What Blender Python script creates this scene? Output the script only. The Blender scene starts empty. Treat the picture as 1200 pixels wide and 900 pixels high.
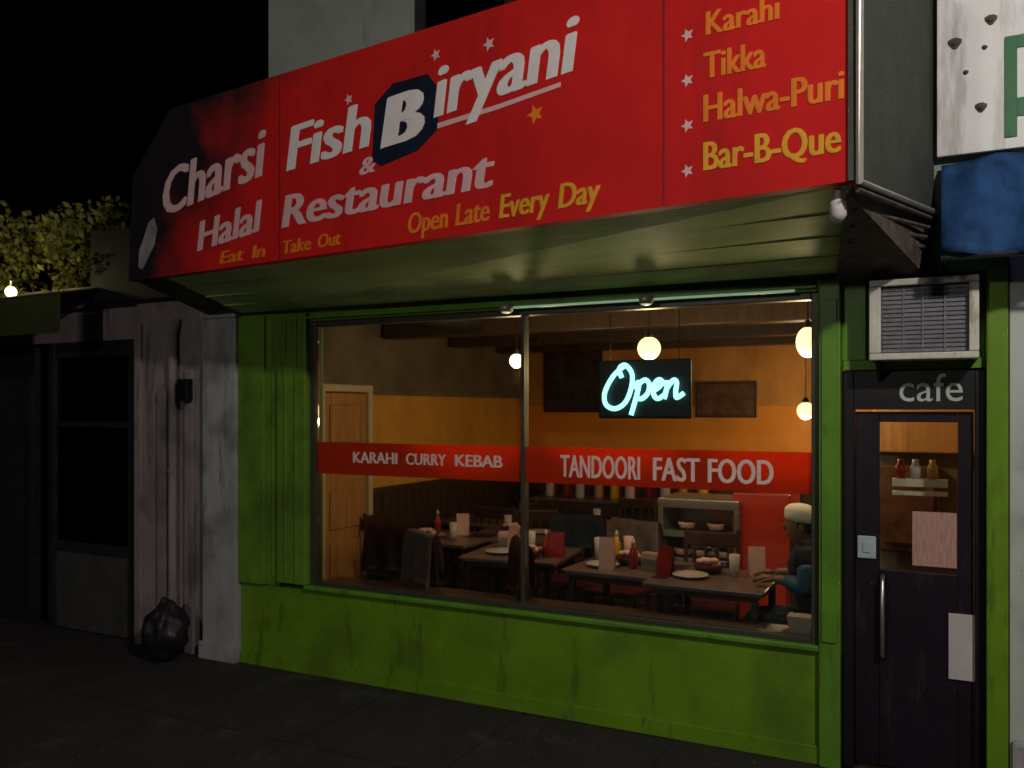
import bpy, bmesh, math, random
from mathutils import Vector, Matrix, noise
R = math.radians
random.seed(7)
S = bpy.context.scene
C = S.collection

# ------------------------------------------------------------------ camera
cam_d = bpy.data.cameras.new('camera'); cam = bpy.data.objects.new('camera', cam_d); C.objects.link(cam)
cam.location = (4.371, -4.475, 1.76)
cam.rotation_euler = (R(90), 0, R(26.72))
cam_d.sensor_width = 36; cam_d.lens = 30; cam_d.shift_y = 0.025
cam_d.dof.use_dof = True; cam_d.dof.focus_distance = 3.5; cam_d.dof.aperture_fstop = 2.8
cam_d.clip_start = 0.05; cam_d.clip_end = 500
S.camera = cam
# ------------------------------------------------------------------ night sky
W = bpy.data.worlds.new('World'); S.world = W; W.use_nodes = True
wn = W.node_tree; bg = wn.nodes['Background']
sky = wn.nodes.new('ShaderNodeTexSky'); sky.sky_type = 'NISHITA'; sky.sun_disc = False
sky.sun_elevation = R(-8); sky.sun_rotation = R(150)
wn.links.new(sky.outputs['Color'], bg.inputs['Color']); bg.inputs['Strength'].default_value = 0.004
S.view_settings.view_transform = 'Standard'; S.view_settings.look = 'None'
S.view_settings.exposure = 0; S.view_settings.gamma = 1
STREET_W = 440; FILL_LAMP_W = 270; PENDANT_W = 9.8

# ------------------------------------------------------------------ materials
def mat(name, col, rough=.7, var=.25, scale=6, bump=.15, metal=0, emis=None, estr=0, stain=0, spec=.4, stretch=(1,1,1), bscale=None):
    m = bpy.data.materials.new(name); m.use_nodes = True
    nt = m.node_tree; N = nt.nodes; Lk = nt.links
    p = N['Principled BSDF']
    p.inputs['Roughness'].default_value = rough; p.inputs['Metallic'].default_value = metal
    p.inputs['Specular IOR Level'].default_value = spec
    tc = N.new('ShaderNodeTexCoord'); mp = N.new('ShaderNodeMapping'); mp.inputs['Scale'].default_value = stretch
    geo = N.new('ShaderNodeNewGeometry')
    Lk.new(geo.outputs['Position'], mp.inputs['Vector'])
    nz = N.new('ShaderNodeTexNoise'); nz.inputs['Scale'].default_value = scale; nz.inputs['Detail'].default_value = 6
    nz.inputs['Roughness'].default_value = .65
    Lk.new(mp.outputs[0], nz.inputs['Vector'])
    cr = N.new('ShaderNodeValToRGB')
    lo = [c*(1-var) for c in col]; hi = [min(1, c*(1+var)) for c in col]
    cr.color_ramp.elements[0].color = (*lo, 1); cr.color_ramp.elements[1].color = (*hi, 1)
    cr.color_ramp.elements[0].position = .3; cr.color_ramp.elements[1].position = .7
    Lk.new(nz.outputs['Fac'], cr.inputs['Fac'])
    last = cr.outputs['Color']
    if stain:
        n2 = N.new('ShaderNodeTexNoise'); n2.inputs['Scale'].default_value = 2.3; n2.inputs['Detail'].default_value = 8
        Lk.new(geo.outputs['Position'], n2.inputs['Vector'])
        r2 = N.new('ShaderNodeValToRGB'); r2.color_ramp.elements[0].position = .5; r2.color_ramp.elements[1].position = .66
        Lk.new(n2.outputs['Fac'], r2.inputs['Fac'])
        mx = N.new('ShaderNodeMix'); mx.data_type = 'RGBA'
        mu = N.new('ShaderNodeMath'); mu.operation = 'MULTIPLY'; mu.inputs[1].default_value = stain
        Lk.new(r2.outputs['Color'], mu.inputs[0]); Lk.new(mu.outputs[0], mx.inputs[0])
        Lk.new(last, mx.inputs[6]); mx.inputs[7].default_value = (.03, .027, .02, 1)
        last = mx.outputs[2]
    Lk.new(last, p.inputs['Base Color'])
    if bump:
        nb = N.new('ShaderNodeTexNoise'); nb.inputs['Scale'].default_value = bscale or scale*7; nb.inputs['Detail'].default_value = 4
        Lk.new(mp.outputs[0], nb.inputs['Vector'])
        b = N.new('ShaderNodeBump'); b.inputs['Strength'].default_value = bump; b.inputs['Distance'].default_value = .01
        Lk.new(nb.outputs['Fac'], b.inputs['Height']); Lk.new(b.outputs[0], p.inputs['Normal'])
    if emis:
        p.inputs['Emission Color'].default_value = (*emis, 1); p.inputs['Emission Strength'].default_value = estr
    return m

def worn(m, col, amount=.6, scale=(9,9,1.6), lo=.56, hi=.64, chips=True):
    """drips, scuffs and chipped spots over a paint"""
    nt = m.node_tree; N = nt.nodes; Lk = nt.links; p = N['Principled BSDF']
    src = p.inputs['Base Color'].links[0].from_socket
    geo = N.new('ShaderNodeNewGeometry'); mp = N.new('ShaderNodeMapping'); mp.inputs['Scale'].default_value = scale
    Lk.new(geo.outputs['Position'], mp.inputs['Vector'])
    n = N.new('ShaderNodeTexNoise'); n.inputs['Scale'].default_value = 1; n.inputs['Detail'].default_value = 10; n.inputs['Roughness'].default_value = .7
    Lk.new(mp.outputs[0], n.inputs['Vector'])
    r = N.new('ShaderNodeValToRGB'); r.color_ramp.elements[0].position = lo; r.color_ramp.elements[1].position = hi
    Lk.new(n.outputs['Fac'], r.inputs['Fac'])
    mu = N.new('ShaderNodeMath'); mu.operation = 'MULTIPLY'; mu.inputs[1].default_value = amount; Lk.new(r.outputs['Color'], mu.inputs[0])
    mx = N.new('ShaderNodeMix'); mx.data_type = 'RGBA'; Lk.new(mu.outputs[0], mx.inputs[0]); Lk.new(src, mx.inputs[6]); mx.inputs[7].default_value = (*col, 1)
    out = mx.outputs[2]
    if chips:
        v = N.new('ShaderNodeTexNoise'); v.inputs['Scale'].default_value = 38; v.inputs['Detail'].default_value = 3; Lk.new(geo.outputs['Position'], v.inputs['Vector'])
        r2 = N.new('ShaderNodeValToRGB'); r2.color_ramp.elements[0].position = .70; r2.color_ramp.elements[1].position = .73; Lk.new(v.outputs['Fac'], r2.inputs['Fac'])
        m2 = N.new('ShaderNodeMix'); m2.data_type = 'RGBA'; Lk.new(r2.outputs['Color'], m2.inputs[0]); Lk.new(out, m2.inputs[6]); m2.inputs[7].default_value = (.2,.19,.16,1)
        out = m2.outputs[2]
    Lk.new(out, p.inputs['Base Color'])

def sign_left_fade(m):
    """dark left-end print, its fade widened to paint light falloff into the red"""
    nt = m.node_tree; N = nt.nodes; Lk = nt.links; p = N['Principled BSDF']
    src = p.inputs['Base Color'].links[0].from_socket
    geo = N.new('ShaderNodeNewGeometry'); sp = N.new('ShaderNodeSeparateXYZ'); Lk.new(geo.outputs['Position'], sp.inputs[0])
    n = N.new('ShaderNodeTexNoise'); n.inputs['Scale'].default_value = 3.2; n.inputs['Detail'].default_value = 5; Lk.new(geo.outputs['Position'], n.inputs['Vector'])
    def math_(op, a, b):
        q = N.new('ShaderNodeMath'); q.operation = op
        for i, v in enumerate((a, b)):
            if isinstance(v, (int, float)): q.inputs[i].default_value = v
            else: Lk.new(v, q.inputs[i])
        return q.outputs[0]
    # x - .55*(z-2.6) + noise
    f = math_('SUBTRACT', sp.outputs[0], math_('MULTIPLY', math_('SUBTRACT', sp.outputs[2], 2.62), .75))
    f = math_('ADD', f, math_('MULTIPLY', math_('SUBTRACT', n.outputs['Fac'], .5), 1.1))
    mr = N.new('ShaderNodeMapRange'); mr.inputs[1].default_value = -.12; mr.inputs[2].default_value = .60; Lk.new(f, mr.inputs[0])  # wide soft ramp: falling light painted into the sign's red
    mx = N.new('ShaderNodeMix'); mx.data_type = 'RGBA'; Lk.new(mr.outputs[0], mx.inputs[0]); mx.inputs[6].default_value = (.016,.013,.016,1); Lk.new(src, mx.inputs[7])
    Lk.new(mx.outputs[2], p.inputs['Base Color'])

def glass_mat(name, tint, gloss=.5):
    m = bpy.data.materials.new(name); m.use_nodes = True
    nt = m.node_tree; N = nt.nodes; N.clear(); Lk = nt.links
    o = N.new('ShaderNodeOutputMaterial'); mx = N.new('ShaderNodeMixShader')
    t = N.new('ShaderNodeBsdfTransparent'); t.inputs[0].default_value = (*tint, 1)
    g = N.new('ShaderNodeBsdfGlossy'); g.inputs['Roughness'].default_value = .03
    f = N.new('ShaderNodeFresnel'); f.inputs[0].default_value = 1.45
    mu = N.new('ShaderNodeMath'); mu.operation = 'MULTIPLY'; mu.inputs[1].default_value = gloss
    Lk.new(f.outputs[0], mu.inputs[0]); Lk.new(mu.outputs[0], mx.inputs[0])
    Lk.new(t.outputs[0], mx.inputs[1]); Lk.new(g.outputs[0], mx.inputs[2]); Lk.new(mx.outputs[0], o.inputs[0])
    return m

def film_mat(name, col):
    """translucent vinyl film stuck on glass"""
    m = bpy.data.materials.new(name); m.use_nodes = True
    nt = m.node_tree; N = nt.nodes; N.clear(); Lk = nt.links
    o = N.new('ShaderNodeOutputMaterial'); mx = N.new('ShaderNodeMixShader'); m2 = N.new('ShaderNodeMixShader')
    d = N.new('ShaderNodeBsdfDiffuse'); d.inputs[0].default_value = (*col, 1)
    t = N.new('ShaderNodeBsdfTranslucent'); t.inputs[0].default_value = (*col, 1)
    tr = N.new('ShaderNodeBsdfTransparent'); tr.inputs[0].default_value = (*[min(1, c*1.5) for c in col], 1)
    mx.inputs[0].default_value = .8; m2.inputs[0].default_value = .25
    Lk.new(d.outputs[0], mx.inputs[1]); Lk.new(t.outputs[0], mx.inputs[2])
    Lk.new(mx.outputs[0], m2.inputs[1]); Lk.new(tr.outputs[0], m2.inputs[2]); Lk.new(m2.outputs[0], o.inputs[0])
    return m

M = dict(
 green=mat('green_paint', (.14,.275,.010), .45, .16, 3, .12, stain=.35),
 green2=mat('bright_green_paint', (.115,.28,.02), .4, .15, 4, .1, stain=.3),
 greendk=mat('olive_green_paint', (.12,.24,.02), .5, .25, 4, .1, stain=.4),
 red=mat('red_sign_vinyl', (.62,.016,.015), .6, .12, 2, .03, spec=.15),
 redseam=mat('sign_seam', (.25,.01,.014), .5, .2, 20, 0),
 redc=mat('red_vinyl', (.5,.04,.02), .4, .1, 3, .03),
 frame=mat('bronze_frame', (.055,.055,.04), .4, .2, 12, .05, metal=.2),
 charcoal=mat('charcoal_sign', (.018,.016,.018), .5, .4, 7, .1),
 white=mat('white_letter', (.85,.80,.80), .5, .06, 8, 0),
 whitewarm=mat('pink_white_letter', (.78,.5,.52), .5, .1, 8, 0),
 orange=mat('orange_letter', (.85,.22,.015), .5, .12, 8, 0),
 yellow=mat('yellow_letter', (.78,.38,.02), .5, .12, 8, 0),
 navy=mat('navy_vinyl', (.008,.014,.03), .4, .3, 5, 0),
 greyfab=mat('grey_canvas', (.05,.056,.045), .8, .2, 7, .2, stain=.4),
 soffit=mat('soffit_paint', (.50,.72,.28), .6, .18, 3, .15, stain=.35, stretch=(.4,3,1)),
 brown=mat('rusty_brown', (.10,.075,.06), .8, .5, 12, .4),
 trim=mat('aluminium_trim', (.45,.42,.38), .4, .15, 20, .05, metal=.5),
 render=mat('upper_render', (.26,.29,.26), .85, .12, 2.5, .3, stain=.3),
 dirtywhite=mat('dirty_white_paint', (.50,.54,.50), .7, .15, 3, .25, stain=.45, stretch=(1,1,.4)),
 pillar=mat('grey_white_pillar', (.36,.36,.36), .75, .2, 4, .25, stain=.6, stretch=(1,1,.3)),
 mauve=mat('mauve_grey_render', (.26,.215,.215), .85, .25, 4, .35, stain=.6, stretch=(1,1,.3)),
 darkmetal=mat('dark_metal', (.03,.03,.035), .4, .3, 10, .05, metal=.3),
 black=mat('black_paint', (.006,.006,.008), .45, .3, 6, .05),
 purple=mat('aubergine_door_paint', (.011,.006,.013), .4, .3, 5, .08),
 signwhite=mat('white_sign_board', (.84,.84,.85), .45, .05, 5, .05),
 signgreen=mat('green_sign_letter', (.02,.15,.045), .4, .1, 5, 0),
 blue=mat('blue_awning_canvas', (.035,.12,.33), .8, .5, 4, .25, stretch=(2,2,1)),
 acbody=mat('cream_casing', (.66,.64,.55), .5, .08, 10, .05, stain=.3),
 acgrille=mat('grey_grille', (.17,.17,.19), .5, .2, 30, .05),
 pave=mat('pavement_concrete', (.026,.021,.022), .8, .3, 3, .5, stain=.4, bscale=60),
 asphalt=mat('asphalt', (.035,.034,.036), .85, .3, 5, .6, bscale=140),
 kerb=mat('kerb_stone', (.12,.11,.10), .8, .2, 6, .3),
 wall_y=mat('ochre_wall_paint', (.78,.40,.07), .6, .12, 2, .1),
 wall_glow=mat('painted_glow_band', (.85,.30,.03), .5, .12, 2, .1),
 wall_o=mat('orange_wall_paint', (.68,.30,.08), .6, .15, 2, .1),
 wall_dk=mat('dark_brown_wall', (.17,.14,.10), .6, .3, 3, .1),
 wain=mat('dark_wood_panel', (.06,.035,.025), .4, .35, 4, .1, stretch=(6,6,.6)),
 ceil=mat('ceiling_tile', (.55,.45,.32), .8, .1, 6, .2),
 tile=mat('floor_tile', (.04,.022,.02), .4, .25, 4, .05),
 woodo=mat('orange_wood', (.5,.24,.09), .45, .25, 3, .1, stretch=(8,8,.5)),
 cream=mat('cream_gloss_paint', (.62,.52,.38), .45, .08, 6, .05),
 steel=mat('brushed_steel', (.5,.48,.48), .35, .1, 3, .03, metal=.85, stretch=(1,1,20)),
 wood=mat('dark_chair_wood', (.05,.022,.016), .35, .3, 5, .05, stretch=(5,5,1)),
 tabletop=mat('pinkish_laminate', (.13,.085,.085), .3, .15, 9, .02),
 maroon=mat('maroon_vinyl_seat', (.07,.012,.016), .4, .2, 10, .1),
 plate=mat('white_china', (.5,.42,.42), .2, .03, 10, 0),
 cloth=mat('greyish_pink_cloth', (.22,.15,.15), .9, .25, 14, .3),
 pinkp=mat('pink_paper', (.62,.38,.38), .7, .1, 14, .1),
 redbottle=mat('red_sauce', (.25,.015,.01), .3, .1, 10, 0),
 skin=mat('skin', (.20,.10,.06), .5, .08, 20, .05),
 hair=mat('black_hair', (.015,.012,.012), .5, .3, 40, .2),
 cap=mat('white_cotton_cap', (.78,.75,.72), .8, .06, 30, .2),
 jacket=mat('dark_jacket', (.010,.014,.028), .7, .3, 18, .3),
 sleeve=mat('blue_sleeve', (.03,.10,.20), .7, .2, 18, .3),
 denim=mat('dark_denim', (.03,.04,.07), .8, .3, 30, .2),
 leaf=mat('vine_leaf', (.13,.13,.02), .6, .4, 5, .1),
 bark=mat('bark', (.08,.05,.03), .9, .3, 8, .5),
 neon=mat('neon_tube', (.3,.8,.8), .3, 0, 5, 0, emis=(.36,.98,.92), estr=2.0),
 bulb=mat('warm_bulb', (.9,.8,.6), .3, 0, 5, 0, emis=(1,.74,.27), estr=2.8),
 bulbs=mat('pale_bulb', (.9,.8,.6), .3, 0, 5, 0, emis=(1,.85,.45), estr=3.6),
 led=mat('led_tube', (.7,.8,.7), .3, 0, 5, 0, emis=(.5,.8,.5), estr=.28),
 lampglass=mat('lamp_lens', (.9,.9,.85), .3, 0, 5, 0, emis=(1,.93,.82), estr=12),
 bag=mat('black_plastic', (.012,.01,.012), .5, .2, 12, .9, bscale=22),
 screen=mat('dim_poster', (.12,.05,.03), .5, .6, 9, 0),
 purplemot=mat('mottled_poster', (.05,.03,.035), .5, .7, 9, 0),
 steelpanel=mat('pale_notice', (.55,.5,.5), .6, .08, 10, 0),
 bluegrey=mat('pale_blue_sticker', (.42,.52,.56), .4, .1, 10, 0),
 posterpink=mat('pink_brown_print', (.48,.27,.23), .5, .25, 12, 0, stretch=(12,1,1)),
 glass=glass_mat('window_glass', (.93,.96,.94), 1.0),
 darkglass=glass_mat('dark_glass', (.25,.25,.27), .9),
 film=film_mat('red_film', (.85,.14,.04)),
 filmwhite=mat('white_vinyl', (.85,.62,.56), .5, .05, 8, 0),
)

for k in ('green', 'green2', 'greendk'): worn(M[k], (.055,.085,.012), .55)
worn(M['dirtywhite'], (.12,.11,.09), .6, (7,7,.9)); worn(M['pillar'], (.10,.09,.08), .7, (7,7,1)); worn(M['mauve'], (.06,.05,.05), .6, (6,6,.8))
worn(M['pave'], (.07,.06,.06), .6, (2.5,2.5,2.5)); worn(M['purple'], (.03,.025,.03), .7, (12,12,2), chips=False); worn(M['acbody'], (.2,.17,.12), .6, (14,14,4), chips=False)
worn(M['red'], (.38,.012,.012), .6, (3,3,.5), .5, .7, chips=False); worn(M['render'], (.13,.13,.12), .6, (4,4,.5), chips=False)
worn(M['signwhite'], (.42,.40,.38), .7, (6,6,.9), .54, .66, chips=False); worn(M['greyfab'], (.04,.04,.035), .7, (5,5,.6))
worn(M['wall_y'], (.5,.2,.03), .6, (3,3,1), .45, .7, chips=False); worn(M['wall_o'], (.22,.08,.02), .6, (3,3,1), .45, .7, chips=False)
sign_left_fade(M['red'])
# ------------------------------------------------------------------ mesh helpers
def bx(bm, x0, x1, y0, y1, z0, z1, bev=0, mtx=None):
    r = bmesh.ops.create_cube(bm, size=1)
    vs = r['verts']
    for v in vs:
        v.co = Vector(((x0+x1)/2 + v.co.x*(x1-x0), (y0+y1)/2 + v.co.y*(y1-y0), (z0+z1)/2 + v.co.z*(z1-z0)))
    if bev:
        es = list({e for v in vs for e in v.link_edges})
        r2 = bmesh.ops.bevel(bm, geom=es, offset=bev, segments=2, profile=.6, affect='EDGES')
        vs = list({v for f in r2['faces'] for v in f.verts} | {v for v in vs if v.is_valid})
    if mtx:
        for v in vs: v.co = mtx @ v.co
    return vs

def tube(bm, pts, rad, seg=8, caps=True):
    pts = [Vector(p) for p in pts]; rings = []
    rr = rad if isinstance(rad, (list, tuple)) else [rad]*len(pts)
    prev = None
    for i, p in enumerate(pts):
        t = (pts[min(i+1, len(pts)-1)] - pts[max(i-1, 0)]).normalized()
        if prev is None:
            a = t.orthogonal().normalized()
        else:
            a = (prev - t*prev.dot(t)); a = a.normalized() if a.length > 1e-6 else t.orthogonal().normalized()
        prev = a; b = t.cross(a)
        rings.append([bm.verts.new(p + (a*math.cos(k*2*math.pi/seg) + b*math.sin(k*2*math.pi/seg))*rr[i]) for k in range(seg)])
    for i in range(len(rings)-1):
        for k in range(seg):
            bm.faces.new((rings[i][k], rings[i][(k+1)%seg], rings[i+1][(k+1)%seg], rings[i+1][k]))
    if caps:
        bm.faces.new(rings[0][::-1]); bm.faces.new(rings[-1])

def lathe(bm, prof, cx=0, cy=0, seg=20, z=0):
    rings = []
    for r, h in prof:
        r = max(r, .0005)
        rings.append([bm.verts.new((cx+r*math.cos(k*2*math.pi/seg), cy+r*math.sin(k*2*math.pi/seg), z+h)) for k in range(seg)])
    for i in range(len(rings)-1):
        for k in range(seg):
            bm.faces.new((rings[i][k], rings[i][(k+1)%seg], rings[i+1][(k+1)%seg], rings[i+1][k]))
    bm.faces.new(rings[0][::-1]); bm.faces.new(rings[-1])

def prism(bm, pts_a, pts_b):
    """solid between two matching polygons"""
    a = [bm.verts.new(p) for p in pts_a]; b = [bm.verts.new(p) for p in pts_b]
    n = len(a)
    bm.faces.new(a[::-1]); bm.faces.new(b)
    for i in range(n): bm.faces.new((a[i], a[(i+1)%n], b[(i+1)%n], b[i]))

def obj(name, bm, m, parent=None, smooth=False):
    bmesh.ops.recalc_face_normals(bm, faces=bm.faces)
    me = bpy.data.meshes.new(name); bm.to_mesh(me); bm.free()
    me.materials.append(m)
    if smooth:
        for p in me.polygons: p.use_smooth = True
    o = bpy.data.objects.new(name, me); C.objects.link(o)
    if parent: o.parent = parent
    return o

def box(name, x0, x1, y0, y1, z0, z1, m, parent=None, bev=.004):
    bm = bmesh.new(); bx(bm, x0, x1, y0, y1, z0, z1, bev); return obj(name, bm, m, parent)

def tag(o, label, cat, group=None):
    o['label'] = label; o['category'] = cat
    if group: o['group'] = group
    return o
def thing(name, label, cat, loc=(0,0,0), rz=0, group=None):
    o = bpy.data.objects.new(name, None); C.objects.link(o); o.location = loc; o.rotation_euler = (0,0,rz)
    o.empty_display_size = .1
    return tag(o, label, cat, group)
def struct(o): o['kind'] = 'structure'; return o
def dup(root, loc, rz, label):
    r = root.copy(); C.objects.link(r); r.location = loc; r.rotation_euler = (0,0,rz); r['label'] = label
    for ch in list(root.children):
        c = ch.copy(); C.objects.link(c); c.parent = r
        for g in ch.children:
            d = g.copy(); C.objects.link(d); d.parent = c
    return r

def word(text, origin, xdir, length, height, m, parent, shear=0, name='lettering', rise=0, depth=.004, bold=.012, up=Vector((0,0,1))):
    """lettering of a given length and height, standing on the line origin + xdir"""
    cu = bpy.data.curves.new(name, 'FONT'); cu.body = text; cu.size = 1; cu.offset = 0; cu.extrude = 0
    cu.resolution_u = 3; cu.shear = shear
    tmp = bpy.data.objects.new(name, cu); C.objects.link(tmp)
    bpy.context.view_layer.update()
    me = bpy.data.meshes.new_from_object(tmp.evaluated_get(bpy.context.evaluated_depsgraph_get()))
    bpy.data.objects.remove(tmp)
    xs = [v.co.x for v in me.vertices]; ys = [v.co.y for v in me.vertices]
    x0, x1 = min(xs), max(xs)
    capm = max(ys)
    xd = Vector(xdir).normalized(); nrm = xd.cross(up).normalized()   # points towards the street for xd along +x
    o0 = Vector(origin)
    bm = bmesh.new(); bm.from_mesh(me); bpy.data.meshes.remove(me)
    base = [(v.co.x, v.co.y) for v in bm.verts]; faces = [[v.index for v in f.verts] for f in bm.faces]
    bm.free(); bm = bmesh.new()
    nc = 1 + int(round(bold/.01)) if bold > .012 else 1
    for c in range(nc*2-1 if nc > 1 else 1):
        dx = (c-(nc-1))*.018
        dy = .010 if c % 2 else 0
        dd = depth + .0003*c
        fr = []; bk = []
        for x, y in base:
            a = (x+dx-x0)/(x1-x0)*length; b = (y+dy)/capm*height
            p = o0 + xd*a + up*(b + rise*a)
            fr.append(bm.verts.new(p + nrm*dd)); bk.append(bm.verts.new(p))
        edges = {}
        for f in faces:
            bm.faces.new([fr[i] for i in f])
            for k in range(len(f)):
                e = (f[k], f[(k+1)%len(f)]); r_ = (e[1], e[0])
                if r_ in edges: del edges[r_]
                else: edges[e] = 1
        for i, j in edges: bm.faces.new((fr[j], fr[i], bk[i], bk[j]))
    me = bpy.data.meshes.new(name); bm.to_mesh(me); bm.free(); me.materials.append(m)
    o = bpy.data.objects.new(name, me); C.objects.link(o)
    if parent: o.parent = parent
    return o

def skin(name, pts, edges, m, parent=None, sub=2):
    """continuous limb surface: pts = (x,y,z,r)"""
    me = bpy.data.meshes.new(name); me.from_pydata([p[:3] for p in pts], edges, [])
    o = bpy.data.objects.new(name, me); C.objects.link(o)
    sk = o.modifiers.new('s', 'SKIN'); sk.use_smooth_shade = True
    for i, p in enumerate(pts):
        r = p[3] if isinstance(p[3], tuple) else (p[3], p[3])
        me.skin_vertices[0].data[i].radius = r
        me.skin_vertices[0].data[i].use_root = (i == 0)
    ss = o.modifiers.new('u', 'SUBSURF'); ss.levels = sub; ss.render_levels = sub
    bpy.context.view_layer.update()
    nm = bpy.data.meshes.new_from_object(o.evaluated_get(bpy.context.evaluated_depsgraph_get()))
    bpy.data.objects.remove(o)
    nm.name = name; nm.materials.clear(); nm.materials.append(m)
    for p in nm.polygons: p.use_smooth = True
    o = bpy.data.objects.new(name, nm); C.objects.link(o)
    if parent: o.parent = parent
    return o

def point(name, loc, w, col, rad, parent=None):
    l = bpy.data.lights.new(name, 'POINT'); l.energy = w; l.color = col; l.shadow_soft_size = rad
    o = bpy.data.objects.new(name, l); C.objects.link(o); o.location = loc
    if parent: o.parent = parent
    return o

# ================================================================== GROUND
bm = bmesh.new(); bx(bm, -150, 150, -150, 150, -.3, -.13); o = struct(obj('road', bm, M['asphalt']))
bm = bmesh.new()
# pavement of separate-looking slabs with joints
xs = [-14 + i*.9 for i in range(29)]
for i in range(len(xs)-1):
    for j in range(3):
        bx(bm, xs[i]+.009, xs[i+1]-.009, -2.9+j*.9665+.009, -2.9+(j+1)*.9665-.009, -.12, random.uniform(-.004, .001), .004)
bx(bm, -14.2, 12, -2.89, 6, -.125, -.012)
struct(obj('pavement', bm, M['pave']))
bm = bmesh.new()
for i in range(29): bx(bm, -14+i*.9+.004, -13.1+i*.9-.004, -3.06, -2.905, -.13, -.004, .012)
struct(obj('kerb', bm, M['kerb']))

# ================================================================== RESTAURANT BUILDING
B = thing('restaurant_building', 'green painted restaurant front with a wide lit shop window beneath a red sign', 'building')
# low wall under the window
bm = bmesh.new(); bx(bm, .0, 3.93, 0, .14, 0, .56, .006)
bx(bm, .0, 3.93, -.018, -.001, 0, .09, .004)
obj('base_wall', bm, M['green'], B)
box('window_sill', .58, 3.83, -.035, .14, .562, .592, M['green2'], B, .008)
box('window_ledge', .58, 3.83, .141, .36, .55, .585, M['wain'], B, .006)
bm = bmesh.new()
bx(bm, 0, .235, -.03, .14, .562, 2.40, .006)
bx(bm, .237, .36, -.012, .14, .562, 2.40, .004)
bx(bm, .362, .61, -.045, .14, .594, 2.40, .008)
for x in (.30, .44, .53): bx(bm, x-.008, x+.008, -.055 if x > .36 else -.02, -.01, .62, 2.38, .003)
obj('pilaster', bm, M['greendk'], B)
bm = bmesh.new(); bx(bm, 3.83, 3.93, -.04, .14, 0.0, 2.40, .008); bx(bm, 3.845, 3.915, -.052, -.041, .62, 2.3, .003)
obj('window_post', bm, M['green2'], B)
bm = bmesh.new(); bx(bm, 0, 4.64, 0, .14, 2.402, 2.72, .004)
bx(bm, .62, 3.82, -.022, .10, 2.345, 2.40, .006)
bx(bm, .62, 3.82, -.05, -.024, 2.36, 2.375, .003)
obj('window_header', bm, M['green2'], B)
bm = bmesh.new(); bx(bm, 4.553, 4.64, -.05, .14, 0, 2.40, .008)
obj('door_post', bm, M['green'], B)
# shop window
wf = thing_w = None
bm = bmesh.new()
bx(bm, .612, .655, .0, .07, .594, 2.343, .004); bx(bm, 3.79, 3.828, .0, .07, .594, 2.343, .004)
bx(bm, .656, 3.789, .0, .07, .594, .622, .004); bx(bm, .656, 3.789, .0, .07, 2.31, 2.343, .004)
win = obj('shop_window', bm, M['frame'], B)
box('mullion', 2.172, 2.195, .004, .07, .623, 2.309, M['frame'], win, .003)
box('pane', .656, 2.171, .03, .036, .623, 2.309, M['glass'], win, 0)
box('pane', 2.196, 3.789, .03, .036, .623, 2.309, M['glass'], win, 0)
# vinyl band on the glass
for x0, x1 in ((.657, 2.170), (2.197, 3.788)):
    bm = bmesh.new()
    z0 = 1.325 + .012*(x0-.6); z1 = 1.53
    bx(bm, x0, x1, .0255, .029, 1.335, 1.545)
    f = obj('window_banner', bm, M['film'], B)
    if x0 > 2:
        for t, a, b in (('TANDOORI', 2.42, 2.89), ('FAST', 2.97, 3.22), ('FOOD', 3.27, 3.60)):
            word(t, (a, .0250, 1.375), (1,0,0), b-a, .125, M['filmwhite'], f, depth=.0012, bold=.02)
    else:
        for t, a, b in (('KARAHI', .95, 1.29), ('CURRY', 1.36, 1.65), ('KEBAB', 1.72, 2.04)):
            word(t, (a, .0250, 1.415), (1,0,0), b-a, .07, M['filmwhite'], f, depth=.0012, bold=.02)
# upper storey
bm = bmesh.new()
bx(bm, .25, 1.40, 0.0, .25, 2.722, 7.0, 0)
bx(bm, 1.402, 2.75, 0.0, .25, 2.722, 3.2, 0); bx(bm, 1.402, 2.75, 0.0, .25, 5.0, 7.0, 0)
bx(bm, 2.752, 4.64, 0.0, .25, 2.722, 7.0, 0)
bx(bm, .25, 4.64, .252, 5.0, 6.8, 7.0, 0)
bx(bm, .252, .45, .252, 5.0, 2.9, 6.798, 0)
obj('upper_wall', bm, M['render'], B)
bm = bmesh.new()
bx(bm, 1.41, 1.47, .05, .13, 3.205, 4.995, .004); bx(bm, 2.68, 2.745, .05, .13, 3.205, 4.995, .004); bx(bm, 2.04, 2.09, .05, .13, 3.26, 4.94, .004)
bx(bm, 1.471, 2.679, .05, .13, 3.205, 3.258, .004); bx(bm, 1.471, 2.679, .05, .13, 4.942, 4.995, .004)
uw = obj('upper_window', bm, M['darkmetal'], B)
box('pane', 1.471, 2.679, .08, .088, 3.259, 4.941, M['darkglass'], uw, 0)
box('blind', 1.45, 2.70, .16, .18, 3.21, 4.99, M['black'], B, 0)
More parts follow.
